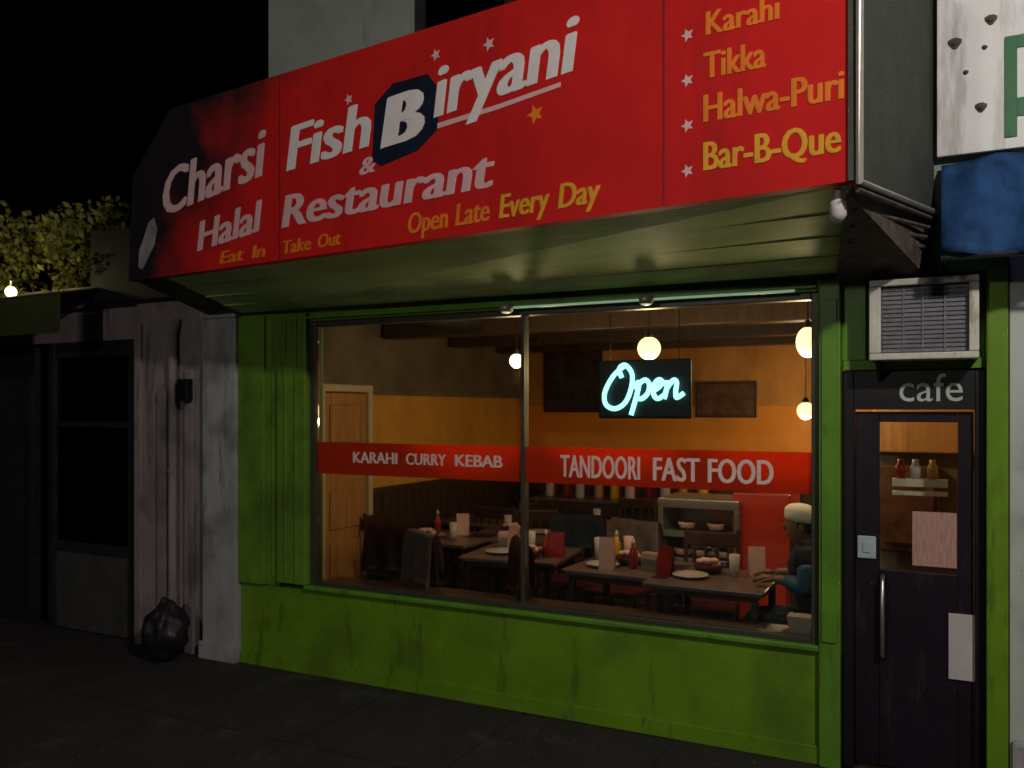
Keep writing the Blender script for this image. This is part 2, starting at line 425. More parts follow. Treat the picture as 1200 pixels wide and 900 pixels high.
# interior shell
bm = bmesh.new(); bx(bm, .02, 4.9, .142, 4.3, -.011, .012); obj('floor', bm, M['tile'], B)
bm = bmesh.new(); bx(bm, .06, 4.9, .142, 4.3, 2.60, 2.68)
for i in range(8): bx(bm, .07, 4.88, .6+i*.5, .63+i*.5, 2.575, 2.602, .003)
for i in range(7): bx(bm, .5+i*.6, .53+i*.6, .2, 4.2, 2.578, 2.603, .003)
obj('ceiling', bm, M['ceil'], B)
bm = bmesh.new(); bx(bm, -.04, .10, .142, 4.3, 1.10, 1.90); obj('side_wall', bm, M['wall_y'], B)
bm = bmesh.new(); bx(bm, -.04, .10, .142, 4.3, 1.902, 2.60); bx(bm, .1, .13, .142, 4.15, 1.885, 1.93, .005); obj('upper_side_wall', bm, M['wall_dk'], B)  # dark brown stands in for the shade above the lamps
bm = bmesh.new(); bx(bm, -.04, .10, .142, 4.3, .012, 1.098)
for i in range(24): bx(bm, .101, .11, 1.42+i*.12, 1.53+i*.12, .1, 1.05, .004)
obj('wainscot', bm, M['wain'], B)
bm = bmesh.new(); bx(bm, .102, 4.9, 4.16, 4.3, 1.801, 2.60); obj('back_wall', bm, M['wall_o'], B)
bm = bmesh.new(); bx(bm, .102, 4.75, 4.155, 4.3, 1.10, 1.80); obj('back_glow_band', bm, M['wall_glow'], B)  # brighter orange paints in a warm glow above the window band
for yy in (1.5, 2.6, 3.6):
    box('ceiling_beam', .14, 4.75, yy, yy+.16, 2.36, 2.574, M['wain'], B, .008)
bm = bmesh.new(); tube(bm, [(1.0,.3,2.47),(1.0,4.1,2.47)], .09, 14); obj('ceiling_duct', bm, M['darkmetal'], B, True)
bm = bmesh.new(); bx(bm, .102, 4.9, 4.15, 4.3, .012, 1.098); obj('back_wainscot', bm, M['wain'], B)
bm = bmesh.new(); bx(bm, 4.76, 4.9, .142, 4.148, .012, 2.598); obj('right_wall', bm, M['wall_o'], B)
# inner side door with pale frame
bm = bmesh.new(); bx(bm, .102, .13, .72, 1.27, .015, 1.90, .004)
dr = obj('inner_door', bm, M['woodo'], B)
for a, b in ((.2,.72),(.82,1.12),(1.5,1.8)):
    bm = bmesh.new(); bx(bm, .131, .142, .80, 1.19, a, b, .01); obj('door_panel', bm, M['woodo'], dr)
bm = bmesh.new(); bx(bm, .102, .16, .66, .718, .015, 1.96, .005); bx(bm, .102, .16, 1.272, 1.33, .015, 1.96, .005); bx(bm, .102, .158, .719, 1.271, 1.902, 1.958, .005)
obj('door_frame', bm, M['cream'], dr)

# front door bay
bm = bmesh.new()
bx(bm, 3.933, 3.985, .02, .14, 0, 1.95, .004); bx(bm, 4.51, 4.551, .02, .14, 0, 1.95, .004)
bx(bm, 3.986, 4.509, .02, .14, 1.76, 1.95, .003)
dfr = obj('front_door_frame', bm, M['black'], B)
word('cafe', (4.19, .019, 1.80), (1,0,0), .27, .13, M['dirtywhite'], dfr, depth=.004, bold=.01)
bm = bmesh.new()
bx(bm, 3.99, 4.10, .06, .10, .02, 1.75, .004); bx(bm, 4.44, 4.505, .06, .10, .02, 1.75, .004)
bx(bm, 4.101, 4.439, .06, .10, .02, .98, .004); bx(bm, 4.101, 4.439, .06, .10, 1.70, 1.75, .004)
fd = obj('front_door', bm, M['purple'], B)
box('pane', 4.101, 4.439, .075, .081, .981, 1.699, M['glass'], fd, 0)
bm = bmesh.new(); tube(bm, [(4.115,.05,.55),(4.115,.01,.57),(4.115,.01,.93),(4.115,.05,.95)], .011)
obj('handle', bm, M['steel'], fd, True)
bm = bmesh.new(); bx(bm, 4.00, 4.085, .046, .059, 1.03, 1.14, .006)
bx(bm, 4.025, 4.06, .04, .047, 1.06, 1.11, .003)
obj('lock_plate', bm, M['bluegrey'], fd)
box('inner_lobby_wall', 3.99, 4.755, 1.3, 1.36, .015, 2.595, M['wall_dk'], B, 0)
bm = bmesh.new(); bx(bm, 3.94, 4.551, .0, .14, 1.952, 2.0, .003); obj('transom', bm, M['greendk'], B)
bm = bmesh.new(); bx(bm, 3.932, 4.04, .02, .14, 2.002, 2.40, .003); bx(bm, 4.041, 4.551, .06, .14, 2.002, 2.40, .003); obj('over_door_panel', bm, M['green2'], B)

# notices on the door
p1 = box('poster', 4.245, 4.435, .068, .074, 1.01, 1.27, M['posterpink'], None, 0); tag(p1, 'pinkish brown printed poster behind the glass of the front door', 'poster')
bm = bmesh.new(); bx(bm, 4.40, 4.535, .046, .056, .49, .80, .003)
tag(obj('notice', bm, M['steelpanel']), 'blank pale notice on the lower right of the dark door', 'notice')
bm = bmesh.new(); bx(bm, 4.14, 4.40, .40, .46, 1.36, 1.40, .003); bx(bm, 4.14, 4.40, .40, .46, 1.315, 1.335, .003)
tag(obj('shelf', bm, M['cream']), 'narrow pale shelf seen through the upper glass of the front door', 'shelf')

bm = bmesh.new(); bx(bm, 4.02,4.36,1.22,1.29,.9,1.42,.01); bx(bm,4.05,4.33,1.20,1.219,.95,1.37,.004)
tag(obj('notice_board', bm, M['screen']), 'dark red brown notice board on the lobby wall seen through the front door', 'notice board')
bm = bmesh.new(); bx(bm, 3.995,4.75,1.20,1.29,1.50,1.80,.01)
tag(obj('lobby_cabinet', bm, M['woodo']), 'brown wall cupboard seen through the top of the front door glass', 'cupboard')
for i_, (x_, m_) in enumerate(((4.18,'redbottle'),(4.25,'plate'),(4.33,'woodo'))):
    bm = bmesh.new(); lathe(bm, [(.024,0),(.026,.06),(.015,.08),(.015,.10)], x_, .43, 14, 1.401)
    tag(obj('small_jar', bm, M[m_], None, True), ('red','white','brown')[i_]+' small jar on the shelf behind the front door glass', 'jar')
# window air conditioner above the door
A = thing('air_conditioner', 'cream boxed window air conditioner with grey grille above the dark door', 'air conditioner', (4.295, -.02, 2.175))
bm = bmesh.new()
bx(bm, -.225, .225, -.16, .075, -.185, -.155, .006); bx(bm, -.225, .225, -.16, .075, .155, .185, .006)
bx(bm, -.225, -.175, -.16, .075, -.154, .154, .006); bx(bm, .185, .225, -.16, .075, -.154, .154, .006)
obj('casing', bm, M['acbody'], A)
bm = bmesh.new(); bx(bm, -.174, .184, -.12, .07, -.154, .154)
for i in range(15): bx(bm, -.172, .182, -.128, -.1205, -.150+i*.0203, -.137+i*.0203, .001)
for x in (-.08, .0, .09): bx(bm, x-.004, x+.004, -.133, -.129, -.15, .15)
obj('grille', bm, M['acgrille'], A)
bm = bmesh.new(); prism(bm, [(-.20,-.12,-.19),(-.20,.075,-.19),(-.20,.075,-.30)], [(-.18,-.12,-.19),(-.18,.075,-.19),(-.18,.075,-.30)])
obj('bracket', bm, M['darkmetal'], A)

# ================================================================== CANOPY SIGN
P0 = Vector((.03,-.74,2.58)); u = (Vector((4.1,-1.2,2.58))-P0).normalized(); L = 4.096
nrm = u.cross(Vector((0,0,1)))
def SP(a, z, out=0): return P0 + u*a + Vector((0,0,z-2.58)) + nrm*out
T = thing('canopy_sign', 'large red canopy sign with white and orange lettering over the shop window', 'sign')
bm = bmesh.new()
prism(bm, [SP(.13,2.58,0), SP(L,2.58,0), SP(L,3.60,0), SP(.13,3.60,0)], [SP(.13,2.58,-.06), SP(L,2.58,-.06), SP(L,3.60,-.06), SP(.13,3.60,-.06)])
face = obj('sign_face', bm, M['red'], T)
bm = bmesh.new()
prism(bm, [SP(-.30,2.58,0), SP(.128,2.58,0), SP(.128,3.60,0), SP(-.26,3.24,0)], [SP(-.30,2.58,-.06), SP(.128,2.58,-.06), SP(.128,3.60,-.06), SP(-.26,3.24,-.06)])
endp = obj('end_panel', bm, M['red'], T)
# white fish emblem on the end panel
bm = bmesh.new()
pr = [(-.19,2.66),(-.15,2.64),(-.10,2.70),(-.03,2.78),(.0,2.88),(-.03,2.95),(-.08,2.93),(-.13,2.84),(-.18,2.76)]
prism(bm, [SP(a,z,.001) for a,z in pr], [SP(a,z,.006) for a,z in pr])
obj('emblem', bm, M['pillar'], endp)
bm = bmesh.new()
pr = [(1.78,3.02),(1.84,2.98),(2.08,3.02),(2.20,3.10),(2.22,3.28),(2.14,3.38),(1.92,3.38),(1.80,3.30)]
prism(bm, [SP(a,z,.0002) for a,z in pr], [SP(a,z,.0006) for a,z in pr]); obj('dark_patch', bm, M['navy'], face)
def sw(t, a, b, z, h, m, rise=.06, shear=.15, out=.0008, bold=.02): return word(t, SP(a, z, out), u, b-a, h, M[m], face, shear=shear, rise=rise, bold=bold, depth=.0016)
sw('Charsi', .07, .98, 2.95, .27, 'whitewarm', .13)
sw('Fish', 1.17, 1.76, 3.06, .23, 'white', .06)
sw('B', 1.87, 2.09, 3.07, .24, 'white', .06, bold=.04)
sw('iryani', 2.19, 2.96, 3.16, .23, 'white', .08)
sw('&', 1.70, 1.80, 2.955, .08, 'whitewarm')
sw('Halal', .40, .95, 2.70, .17, 'whitewarm', .11)
sw('Restaurant', 1.13, 2.52, 2.755, .17, 'whitewarm', .02)
for t, a, b, z, h, m in (('Eat', .60, .80, 2.605, .07, 'orange'), ('In', .88, .98, 2.61, .07, 'orange'), ('Take', 1.13, 1.34, 2.61, .07, 'orange'), ('Out', 1.40, 1.56, 2.615, .07, 'orange'),
        ('Open', 2.02, 2.26, 2.62, .10, 'orange'), ('Late', 2.31, 2.50, 2.625, .10, 'orange'), ('Every', 2.56, 2.82, 2.63, .105, 'yellow'), ('Day', 2.87, 3.07, 2.635, .105, 'yellow')):
    sw(t, a, b, z, h, m, .02)
bm = bmesh.new(); pr = [(2.20,3.105),(2.55,3.13),(2.88,3.165),(2.88,3.185),(2.55,3.152),(2.20,3.13)]
prism(bm, [SP(a,z,.0005) for a,z in pr], [SP(a,z,.0018) for a,z in pr]); obj('underline', bm, M['whitewarm'], face)
for a_ in (1.105, 3.36):
    bm = bmesh.new(); prism(bm, [SP(a_-.004,2.585,.0004),SP(a_+.004,2.585,.0004),SP(a_+.004,3.595,.0004),SP(a_-.004,3.595,.0004)], [SP(a_-.004,2.585,.002),SP(a_+.004,2.585,.002),SP(a_+.004,3.595,.002),SP(a_-.004,3.595,.002)]); obj('seam', bm, M['redseam'], face)
# small emblem dots
def dot(a, z, r, m, name='bullet'):
    bm = bmesh.new(); q = [(a+r*math.cos(k*math.pi/5)*(1 if k%2 else .45), z+r*math.sin(k*math.pi/5)*(1 if k%2 else .45)) for k in range(10)]
    prism(bm, [SP(x,y,.0005) for x,y in q], [SP(x,y,.0018) for x,y in q]); obj(name, bm, M[m], face)
dot(2.75, 3.07, .045, 'orange', 'star'); dot(2.50, 3.44, .035, 'whitewarm', 'star'); dot(2.19, 3.46, .03, 'whitewarm', 'star'); dot(1.62, 3.36, .03, 'whitewarm', 'star')
for z in (3.43, 3.25, 3.07, 2.89, 2.71): dot(3.46, z, .028, 'whitewarm')
sw('Naan', 3.54, 3.76, 3.40, .09, 'orange', -.02, 0)
sw('Karahi', 3.54, 3.82, 3.23, .09, 'orange', -.02, 0)
sw('Tikka', 3.53, 3.77, 3.06, .10, 'orange', -.02, 0)
sw('Halwa-Puri', 3.53, 4.05, 2.89, .105, 'orange', -.02, 0)
sw('Bar-B-Que', 3.53, 4.04, 2.70, .11, 'yellow', -.02, 0)
# soffit (rises towards the street), right return, brown end piece, pale edge trim
bm = bmesh.new()
a, b = SP(.0,2.585,-.062), SP(L-.01,2.585,-.062); c, d = Vector((3.93,-.056,2.425)), Vector((.06,-.056,2.425))
up = Vector((0,0,.02)); prism(bm, [a,b,c,d], [a+up,b+up,c+up,d+up])
for k in range(1, 4):
    t = k/4; e0 = a.lerp(d, t)+Vector((0,0,-.004)); e1 = b.lerp(c, t)+Vector((0,0,-.004)); tube(bm, [e0, e1], .0035, 6)
obj('soffit', bm, M['soffit'], T)
bm = bmesh.new()
q = [SP(L+.002,2.58,0), Vector((4.34,-.004,2.69)), Vector((4.34,-.004,3.70)), SP(L+.002,3.66,0)]
off = Vector((-.03,-.008,0)); prism(bm, q, [v+off for v in q]); obj('side_panel', bm, M['greyfab'], T)
bm = bmesh.new(); tube(bm, [SP(L+.012,3.62,.01), SP(L+.012,2.57,.01), Vector((4.35,-.02,2.68))], .014, 8); obj('edge_trim', bm, M['trim'], T)
bm = bmesh.new()
q = [SP(L-.015,2.565,0), Vector((4.325,-.006,2.67)), Vector((4.325,-.006,2.41)), Vector((3.93,-.06,2.41))]
off = Vector((0,0,-.012)); v = [x for x in q]
prism(bm, q, [x+Vector((-.02,-.004,.0)) + Vector((0,0,-.02)) for x in q])
for k in range(7):
    t = k/6; s_ = q[0].lerp(q[3], t); e_ = q[1].lerp(q[2], t); tube(bm, [s_+Vector((.02,0,-.02)), e_+Vector((.02,0,-.02))], .010, 6)
obj('end_bracket', bm, M['brown'], T)
bm = bmesh.new(); q = [SP(-.30,2.585,-.062), SP(.0,2.585,-.062), Vector((.06,-.056,2.425)), Vector((-.25,-.056,2.425))]
prism(bm, q, [x+up for x in q]); obj('soffit_end', bm, M['greyfab'], T)

# small lamp under the sign corner
bm = bmesh.new(); lathe(bm, [(.018,0),(.03,.02),(.03,.07),(.012,.085),(.012,.12)], 4.03, -1.12, 14, 2.455)
tag(obj('corner_lamp', bm, M['steelpanel'], None, True), 'small pale unlit fitting hanging under the right corner of the red sign', 'lamp')
# header strip light and two small downlights
bm = bmesh.new(); tube(bm, [(2.12,-.062,2.35),(3.72,-.062,2.35)], .007, 8)
tag(obj('strip_light', bm, M['led'], None, True), 'thin dim greenish tube light along the top of the shop window', 'strip light')
for x, lb in ((2.12, 'small pale downlight on window top above the left hanging lamp'), (2.96, 'small pale downlight on window top above the middle hanging lamp')):
    dl = thing('downlight', lb, 'downlight', (x, -.075, 2.325), 0, 'downlights along the window top')
    bm = bmesh.new(); lathe(bm, [(.03,.0),(.04,.005),(.04,.04),(.015,.05)], 0, 0, 16); obj('rim', bm, M['trim'], dl, True)
    bm = bmesh.new(); lathe(bm, [(.012,-.008),(.026,-.004),(.027,-.0005)], 0, 0, 16); obj('bulb', bm, mat('soft_bulb', (.8,.8,.7), .3, 0, 5, 0, emis=(.9,.9,.6), estr=.5), dl, True)

# ================================================================== NEON OPEN SIGN
N_ = thing('neon_sign', 'glowing cyan script Open sign on a black board hanging in the window', 'neon sign', (2.885, .10, 1.88))
bm = bmesh.new()
bx(bm, -.27, .27, .012, .03, -.17, .16, .01)
obj('board', bm, M['black'], N_)
for x in (-.2, .2):
    bm = bmesh.new(); tube(bm, [(x,.02,.16),(x,.02,.43)], .003, 6); obj('chain', bm, M['darkmetal'], N_)
def smooth(pts, n=6):
    P = [Vector((x,0,z)) for x,z in pts]; out = []
    for i in range(len(P)-1):
        p0, p1, p2, p3 = P[max(i-1,0)], P[i], P[i+1], P[min(i+2,len(P)-1)]
        for k in range(n):
            t = k/n
            out.append(.5*((2*p1)+(-p0+p2)*t+(2*p0-5*p1+4*p2-p3)*t*t+(-p0+3*p1-3*p2+p3)*t**3))
    return out+[P[-1]]
strokes = [
 [(-.10,.13),(-.17,.07),(-.22,-.02),(-.215,-.09),(-.16,-.115),(-.10,-.08),(-.065,.0),(-.06,.08),(-.10,.13),(-.135,.11),(-.12,.06)],
 [(-.05,.0),(-.02,.035),(-.03,-.03),(-.065,-.15)],
 [(-.025,.02),(.015,.045),(.04,.02),(.03,-.03),(-.005,-.06),(-.04,-.05)],
 [(.05,-.02),(.09,.0),(.115,.03),(.095,.045),(.07,.02),(.065,-.035),(.09,-.06),(.13,-.035)],
 [(.14,.04),(.14,-.0),(.125,-.06),(.14,-.005),(.175,.04),(.195,.03),(.19,-.02),(.195,-.055),(.235,-.03)],
]
for s in strokes:
    bm = bmesh.new(); tube(bm, [p+Vector((0,-.012,0)) for p in smooth([(x*1.0, z) for x,z in s])], .0135, 8); obj('neon_tube', bm, M['neon'], N_, True)

# ================================================================== PENDANT LAMPS
def pendant(x, y, z, r, label, m='bulb', w=PENDANT_W, top=2.57, tall=1.0):
    t = thing('pendant_lamp', label, 'pendant lamp', (x, y, z), 0, 'hanging lamps in the restaurant')
    bm = bmesh.new(); tube(bm, [(0,0,r*tall+.02),(0,0,top-z)], .004, 6); lathe(bm, [(.04,0),(.035,.02)], 0, 0, 14, top-z-.02); obj('cord', bm, M['darkmetal'], t)
    bm = bmesh.new(); lathe(bm, [(r*.35, r*tall*.85),(r*.4, r*tall+.015),(.012, r*tall+.04)], 0, 0, 14); obj('cap', bm, M['darkmetal'], t, True)
    bm = bmesh.new(); lathe(bm, [(r*math.sin(k*math.pi/12), -r*tall*math.cos(k*math.pi/12)) for k in range(13)], 0, 0, 20); obj('globe', bm, M[m], t, True)
    point('lamp_light', (0, 0, -r*tall-.05), w, (1,.72,.38), .05, t)
    return t
pendant(1.80, .70, 2.09, .048, 'smallest glowing round lamp hanging at the left of the window', 'bulbs', PENDANT_W*1.0)
pendant(2.73, .70, 2.145, .072, 'round glowing lamp hanging just above the Open sign', 'bulb', PENDANT_W*1.3)
pendant(3.68, .70, 2.15, .066, 'tall glowing lamp hanging beside the right window post', 'bulb', PENDANT_W*1.3, tall=1.35)
pendant(3.33, 3.2, 1.75, .074, 'low glowing lamp at the back right on a long cord', 'bulb', PENDANT_W*1.6)

# ================================================================== RESTAURANT FURNITURE
def make_table(label):
    t = thing('dining_table', label, 'table', (0,0,0), 0, 'small dining tables')
    bm = bmesh.new(); bx(bm, -.35, .35, -.33, .33, .72, .75, .008); obj('tabletop', bm, M['tabletop'], t)
    bm = bmesh.new(); bx(bm, -.30, .30, -.28, .28, .68, .719, .004); obj('apron', bm, M['wood'], t)
    for sx in (-1,1):
        for sy in (-1,1):
            bm = bmesh.new(); bx(bm, sx*.29-.02, sx*.29+.02, sy*.27-.02, sy*.27+.02, .012, .679, .004); obj('leg', bm, M['wood'], t)
    return t
def make_chair(label):
    t = thing('dining_chair', label, 'chair', (0,0,0), 0, 'dark wooden dining chairs')
    bm = bmesh.new(); bx(bm, -.2, .2, -.2, .2, .43, .47, .015); obj('seat', bm, M['maroon'], t)
    for sx in (-1,1):
        bm = bmesh.new(); tube(bm, [(sx*.18,-.18,.012),(sx*.17,-.17,.43)], [.014,.018], 8); obj('leg', bm, M['wood'], t)
        bm = bmesh.new(); tube(bm, [(sx*.18,.2,.012),(sx*.18,.18,.45),(sx*.18,.23,.92)], [.014,.018,.013], 8); obj('leg', bm, M['wood'], t)
    bm = bmesh.new()
    bx(bm, -.175, .175, .205, .23, .80, .90, .01); bx(bm, -.175, .175, .195, .215, .56, .60, .006)
    for k in range(4): bx(bm, -.12+k*.08-.012, -.12+k*.08+.012, .200, .218, .60, .80, .003)
    obj('backrest', bm, M['wood'], t)
    return t
tb = make_table('pinkish topped table nearest the wooden side door')
ch = make_chair('dark chair at the near side of the table by the side door')
tables = [(.85, 1.35, 0, None), (1.72, .95, .1, 'pinkish table left of the window mullion'), (2.58, .80, -.05, 'pinkish table under the Open sign laid with bright plates'),
          (3.15, .66, 0, 'pinkish table in front of the person in the white cap'), (1.75, 2.6, 0, 'far pinkish table by the back wall'),
          (.60, 2.45, 0, 'far pinkish table by the side wall'), (1.28, 1.75, .15, 'pinkish table in the middle of the room beyond the table left of the mullion')]
for i, (x, y, r, lb) in enumerate(tables):
    if i == 0: tb.location = (x, y, 0)
    else: dup(tb, (x, y, 0), r, lb)
chairs = [(.85, .82, math.pi, None), (.85, 1.95, 0, 'dark chair at the far side of the table by the side door'),
          (1.33, .62, 2.6, 'dark chair turned at an angle left of the mullion'), (1.86, 1.55, .2, 'dark chair on the far side of the table left of the mullion'),
          (2.28, 1.42, -.2, 'dark chair at far left of the table under the Open sign'), (2.95, 1.30, .1, 'dark chair in front of the steel chiller'),
          (2.15, .55, 2.2, 'dark chair close behind the window mullion'),
          (3.77, .66, -math.pi/2, 'chair the person in the white cap sits on'),
          (1.75, 3.2, 0, 'dark chair at the back wall beyond the far table'), (1.2, 2.6, math.pi/2, 'dark chair left of the far table'),
          (.42, 1.35, math.pi/2, 'dark chair between the side wall and the table by the side door'), (2.35, 2.35, -.5, 'dark chair in the middle of the room left of the steel chiller'),
          (1.35, 1.95, .4, 'dark chair in the middle of the room beyond the table left of the mullion')]
for i, (x, y, r, lb) in enumerate(chairs):
    if i == 0: ch.location = (x, y, 0); ch.rotation_euler.z = r
    else: dup(ch, (x, y, 0), r, lb)
def plate(x, y, lb, r=.11, z=.751):
    bm = bmesh.new(); lathe(bm, [(r*.55,0),(r*.6,.006),(r,.018),(r*.98,.021),(r*.6,.010),(.0,.009)], 0, 0, 24)
    o = obj('plate', bm, M['plate'], None, True); o.location = (x,y,z); tag(o, lb, 'plate', 'plates on the dining tables')
plate(.75,1.3,'white plate on the table by the side door'); plate(1.6,.85,'white plate at left on the table left of the mullion'); plate(1.88,1.05,'white plate at right on the table left of the mullion')
plate(2.42,.70,'white plate at left on the table under the Open sign'); plate(2.72,.9,'white plate at right on the table under the Open sign'); plate(3.02,.6,'white plate on the table of the seated person')
def glass(x, y, lb, h=.13, m='plate'):
    bm = bmesh.new(); lathe(bm, [(.024,0),(.028,h*.3),(.034,h),(.031,h),(.022,.01),(.0,.008)], 0, 0, 16)
    o = obj('cup', bm, M[m], None, True); o.location = (x,y,.751); tag(o, lb, 'cup', 'cups on the dining tables')
glass(.98,1.25,'white cup on the table by the side door'); glass(1.72,1.1,'white cup in the middle of the table left of the mullion')
glass(2.32,.9,'white cup at left edge of the table under the Open sign',.15); glass(2.50,.98,'pinkish cup in the middle of the table under the Open sign',.16,'pinkp')
glass(3.25,.75,'white cup beside the seated person')
def bottle(x, y, lb, m='redbottle'):
    t = thing('sauce_bottle', lb, 'bottle', (x,y,.751), 0, 'sauce bottles on the dining tables')
    bm = bmesh.new(); lathe(bm, [(.026,0),(.028,.01),(.028,.10),(.014,.13),(.012,.15)], 0, 0, 16); obj('bottle_body', bm, M[m], t, True)
    bm = bmesh.new(); lathe(bm, [(.014,.151),(.014,.165),(.004,.19)], 0, 0, 12); obj('nozzle', bm, M['plate'], t, True)
bottle(1.95,.85,'red sauce bottle left of the mullion'); bottle(2.62,.72,'red sauce bottle under the Open sign'); bottle(2.40,1.02,'yellow sauce bottle under the Open sign','yellow')
bottle(.68,1.5,'red sauce bottle on the table by the side door')
def napkins(x, y, lb, rz):
    t = thing('napkin_holder', lb, 'napkin holder', (x,y,.751), rz, 'napkin holders on the dining tables')
    bm = bmesh.new(); bx(bm, -.06,.06,-.035,.035,0,.008,.002); bx(bm, -.055,.055,-.033,-.028,.009,.08,.002); bx(bm, -.055,.055,.028,.033,.009,.08,.002); obj('holder', bm, M['steel'], t)
    bm = bmesh.new()
    for k in range(6): bx(bm, -.06+k*.002,.055+k*.001,-.024+k*.0085,-.018+k*.0085,.009,.11+.003*(k%3))
    obj('napkins', bm, M['pinkp'], t)
napkins(1.52,1.1,'napkin holder full of pinkish napkins left of the mullion',.4); napkins(2.75,.68,'napkin holder full of pinkish napkins under the Open sign',-.3)

def card(x, y, rz, lb, m='pinkp', h=.17):
    bm = bmesh.new(); prism(bm, [(-.05,-.03,0),(.05,-.03,0),(.05,.0,h),(-.05,.0,h)], [(-.05,-.027,0),(.05,-.027,0),(.05,.003,h),(-.05,.003,h)]); prism(bm, [(-.05,.033,0),(.05,.033,0),(.05,.004,h),(-.05,.004,h)], [(-.05,.03,0),(.05,.03,0),(.05,.001,h-.004),(-.05,.001,h-.004)])
    o = obj('menu_card', bm, M[m]); o.location = (x,y,.751); o.rotation_euler.z = rz; tag(o, lb, 'menu card', 'menu cards on the dining tables')
card(.92,1.5,.5,'pink menu card on the table by the side door'); card(1.62,1.02,-.4,'pink menu card standing left of the mullion','pinkp'); card(2.02,.88,.3,'red menu card close behind the mullion','redbottle')
card(2.48,.62,.2,'pink menu card at the front of the table under the Open sign','pinkp',.20); card(2.86,.62,-.3,'red menu card at the right end of the table under the Open sign','redbottle'); card(3.36,.86,.4,'pink menu card on the table of the seated person')
def basket(x, y, lb):
    t = thing('bread_basket', lb, 'basket', (x,y,.751), 0, 'bread baskets on the tables')
    bm = bmesh.new(); lathe(bm, [(.07,0),(.10,.05),(.095,.052),(.065,.008),(.0,.008)], 0,0,20); obj('basket_body', bm, M['maroon'], t, True)
    bm = bmesh.new()
    for k in range(7):
        aa = k*2.4; bmesh.ops.create_icosphere(bm, subdivisions=2, radius=.032, matrix=Matrix.Translation((.045*math.cos(aa),.045*math.sin(aa),.055+.012*(k%3)))@Matrix.Scale(.6,4,(0,0,1)))
    obj('bread', bm, M['pinkp'], t, True)
basket(.8,1.15,'bread basket on the table by the side door'); basket(1.85,.78,'bread basket near the mullion'); basket(2.55,.85,'bread basket in the middle under the Open sign'); basket(3.08,.80,'bread basket near the seated person')
basket(1.25,1.72,'bread basket on the table in the middle of the room'); plate(1.42,1.85,'white plate on the table in the middle of the room'); glass(1.15,1.85,'white cup on the table in the middle of the room'); napkins(.62,2.4,'napkin holder on the far table by the side wall',.2)
glass(1.65,2.6,'white cup on the far table by the back wall'); plate(1.9,2.55,'white plate on the far table by the back wall')
def coat(x, y, rz, m, lb):
    """folded cloth hung over a chair back, open below, with drape"""
    bm = bmesh.new(); nx, nz = 16, 16; g = []
    for i in range(nx+1):
        row = []
        for j in range(nz+1):
            a = (i/nx-.5)*.40; t = j/nz*2-1           # -1 front hem, 0 top, 1 back hem
            drop = abs(t)**1.2*(.34 if t > 0 else .26)
            yy = .222 + .032*math.tanh(t*6) + .018*math.sin(a*38+t*2)*abs(t)
            row.append(bm.verts.new((a*(1+.15*abs(t)), yy+(.02*abs(t) if t > 0 else -.02*abs(t)), .935-drop+.012*noise.noise(Vector((a*9,t*3,x))))))
        g.append(row)
    for i in range(nx):
        for j in range(nz): bm.faces.new((g[i][j],g[i+1][j],g[i+1][j+1],g[i][j+1]))
    bmesh.ops.solidify(bm, geom=list(bm.faces), thickness=.006)
    o = obj('coat', bm, M[m], None, True); o.location = (x,y,0); o.rotation_euler.z = rz; tag(o, lb, 'coat', 'coats hung over chair backs')
coat(.85,.82,math.pi,'maroon','maroon coat over the chair at the near side of the table by the side door')
coat(1.33,.62,2.6,'cloth','greyish pink coat over the turned chair left of the mullion')
coat(1.86,1.55,.2,'denim','dark blue coat over a chair beyond the table left of the mullion')
coat(2.28,1.42,-.2,'cloth','greyish pink coat over the chair at far left beyond the Open sign table')
coat(2.15,.55,2.2,'maroon','maroon coat over the chair close behind the mullion')
# long sideboard at the back wall with jars and trays
SB = thing('sideboard', 'long dark sideboard against the back wall left of the steel chiller', 'sideboard', (1.5,3.85,.012))
bm = bmesh.new(); bx(bm,-.95,.95,-.22,.26,.0,.80,.008); obj('cabinet', bm, M['wain'], SB)
bm = bmesh.new(); bx(bm,-.98,.98,-.25,.27,.801,.83,.006); obj('worktop', bm, M['tabletop'], SB)
for k in range(5):
    bm = bmesh.new(); bx(bm,-.93+k*.375,-.57+k*.375,-.235,-.221,.05,.76,.005); d_ = obj('door', bm, M['wood'], SB)
    bm = bmesh.new(); bx(bm,-.62+k*.375,-.60+k*.375,-.255,-.236,.38,.48,.003); obj('handle', bm, M['steel'], d_)
JN = ('first','second','third','fourth','fifth','sixth','seventh','eighth','ninth','tenth')
for k in range(10):
    t = thing('jar', JN[k]+' jar from the left on the long sideboard', 'jar', (.66+k*.18,3.80+.05*math.sin(k*2.3),.843), 0, 'jars on the sideboard')
    h = .15+.09*abs(math.sin(k*1.9)); r0 = .045+.012*math.sin(k*3.1)
    bm = bmesh.new(); lathe(bm, [(r0,0),(r0*1.05,.02),(r0,h*.8),(r0*.7,h)],0,0,18); obj('jar_body', bm, M[('pinkp','redbottle','plate','woodo','yellow')[k%5]], t, True)
    bm = bmesh.new(); lathe(bm, [(r0*.75,h+.001),(r0*.75,h+.02),(.002,h+.024)],0,0,18); obj('lid', bm, M['steel'], t, True)
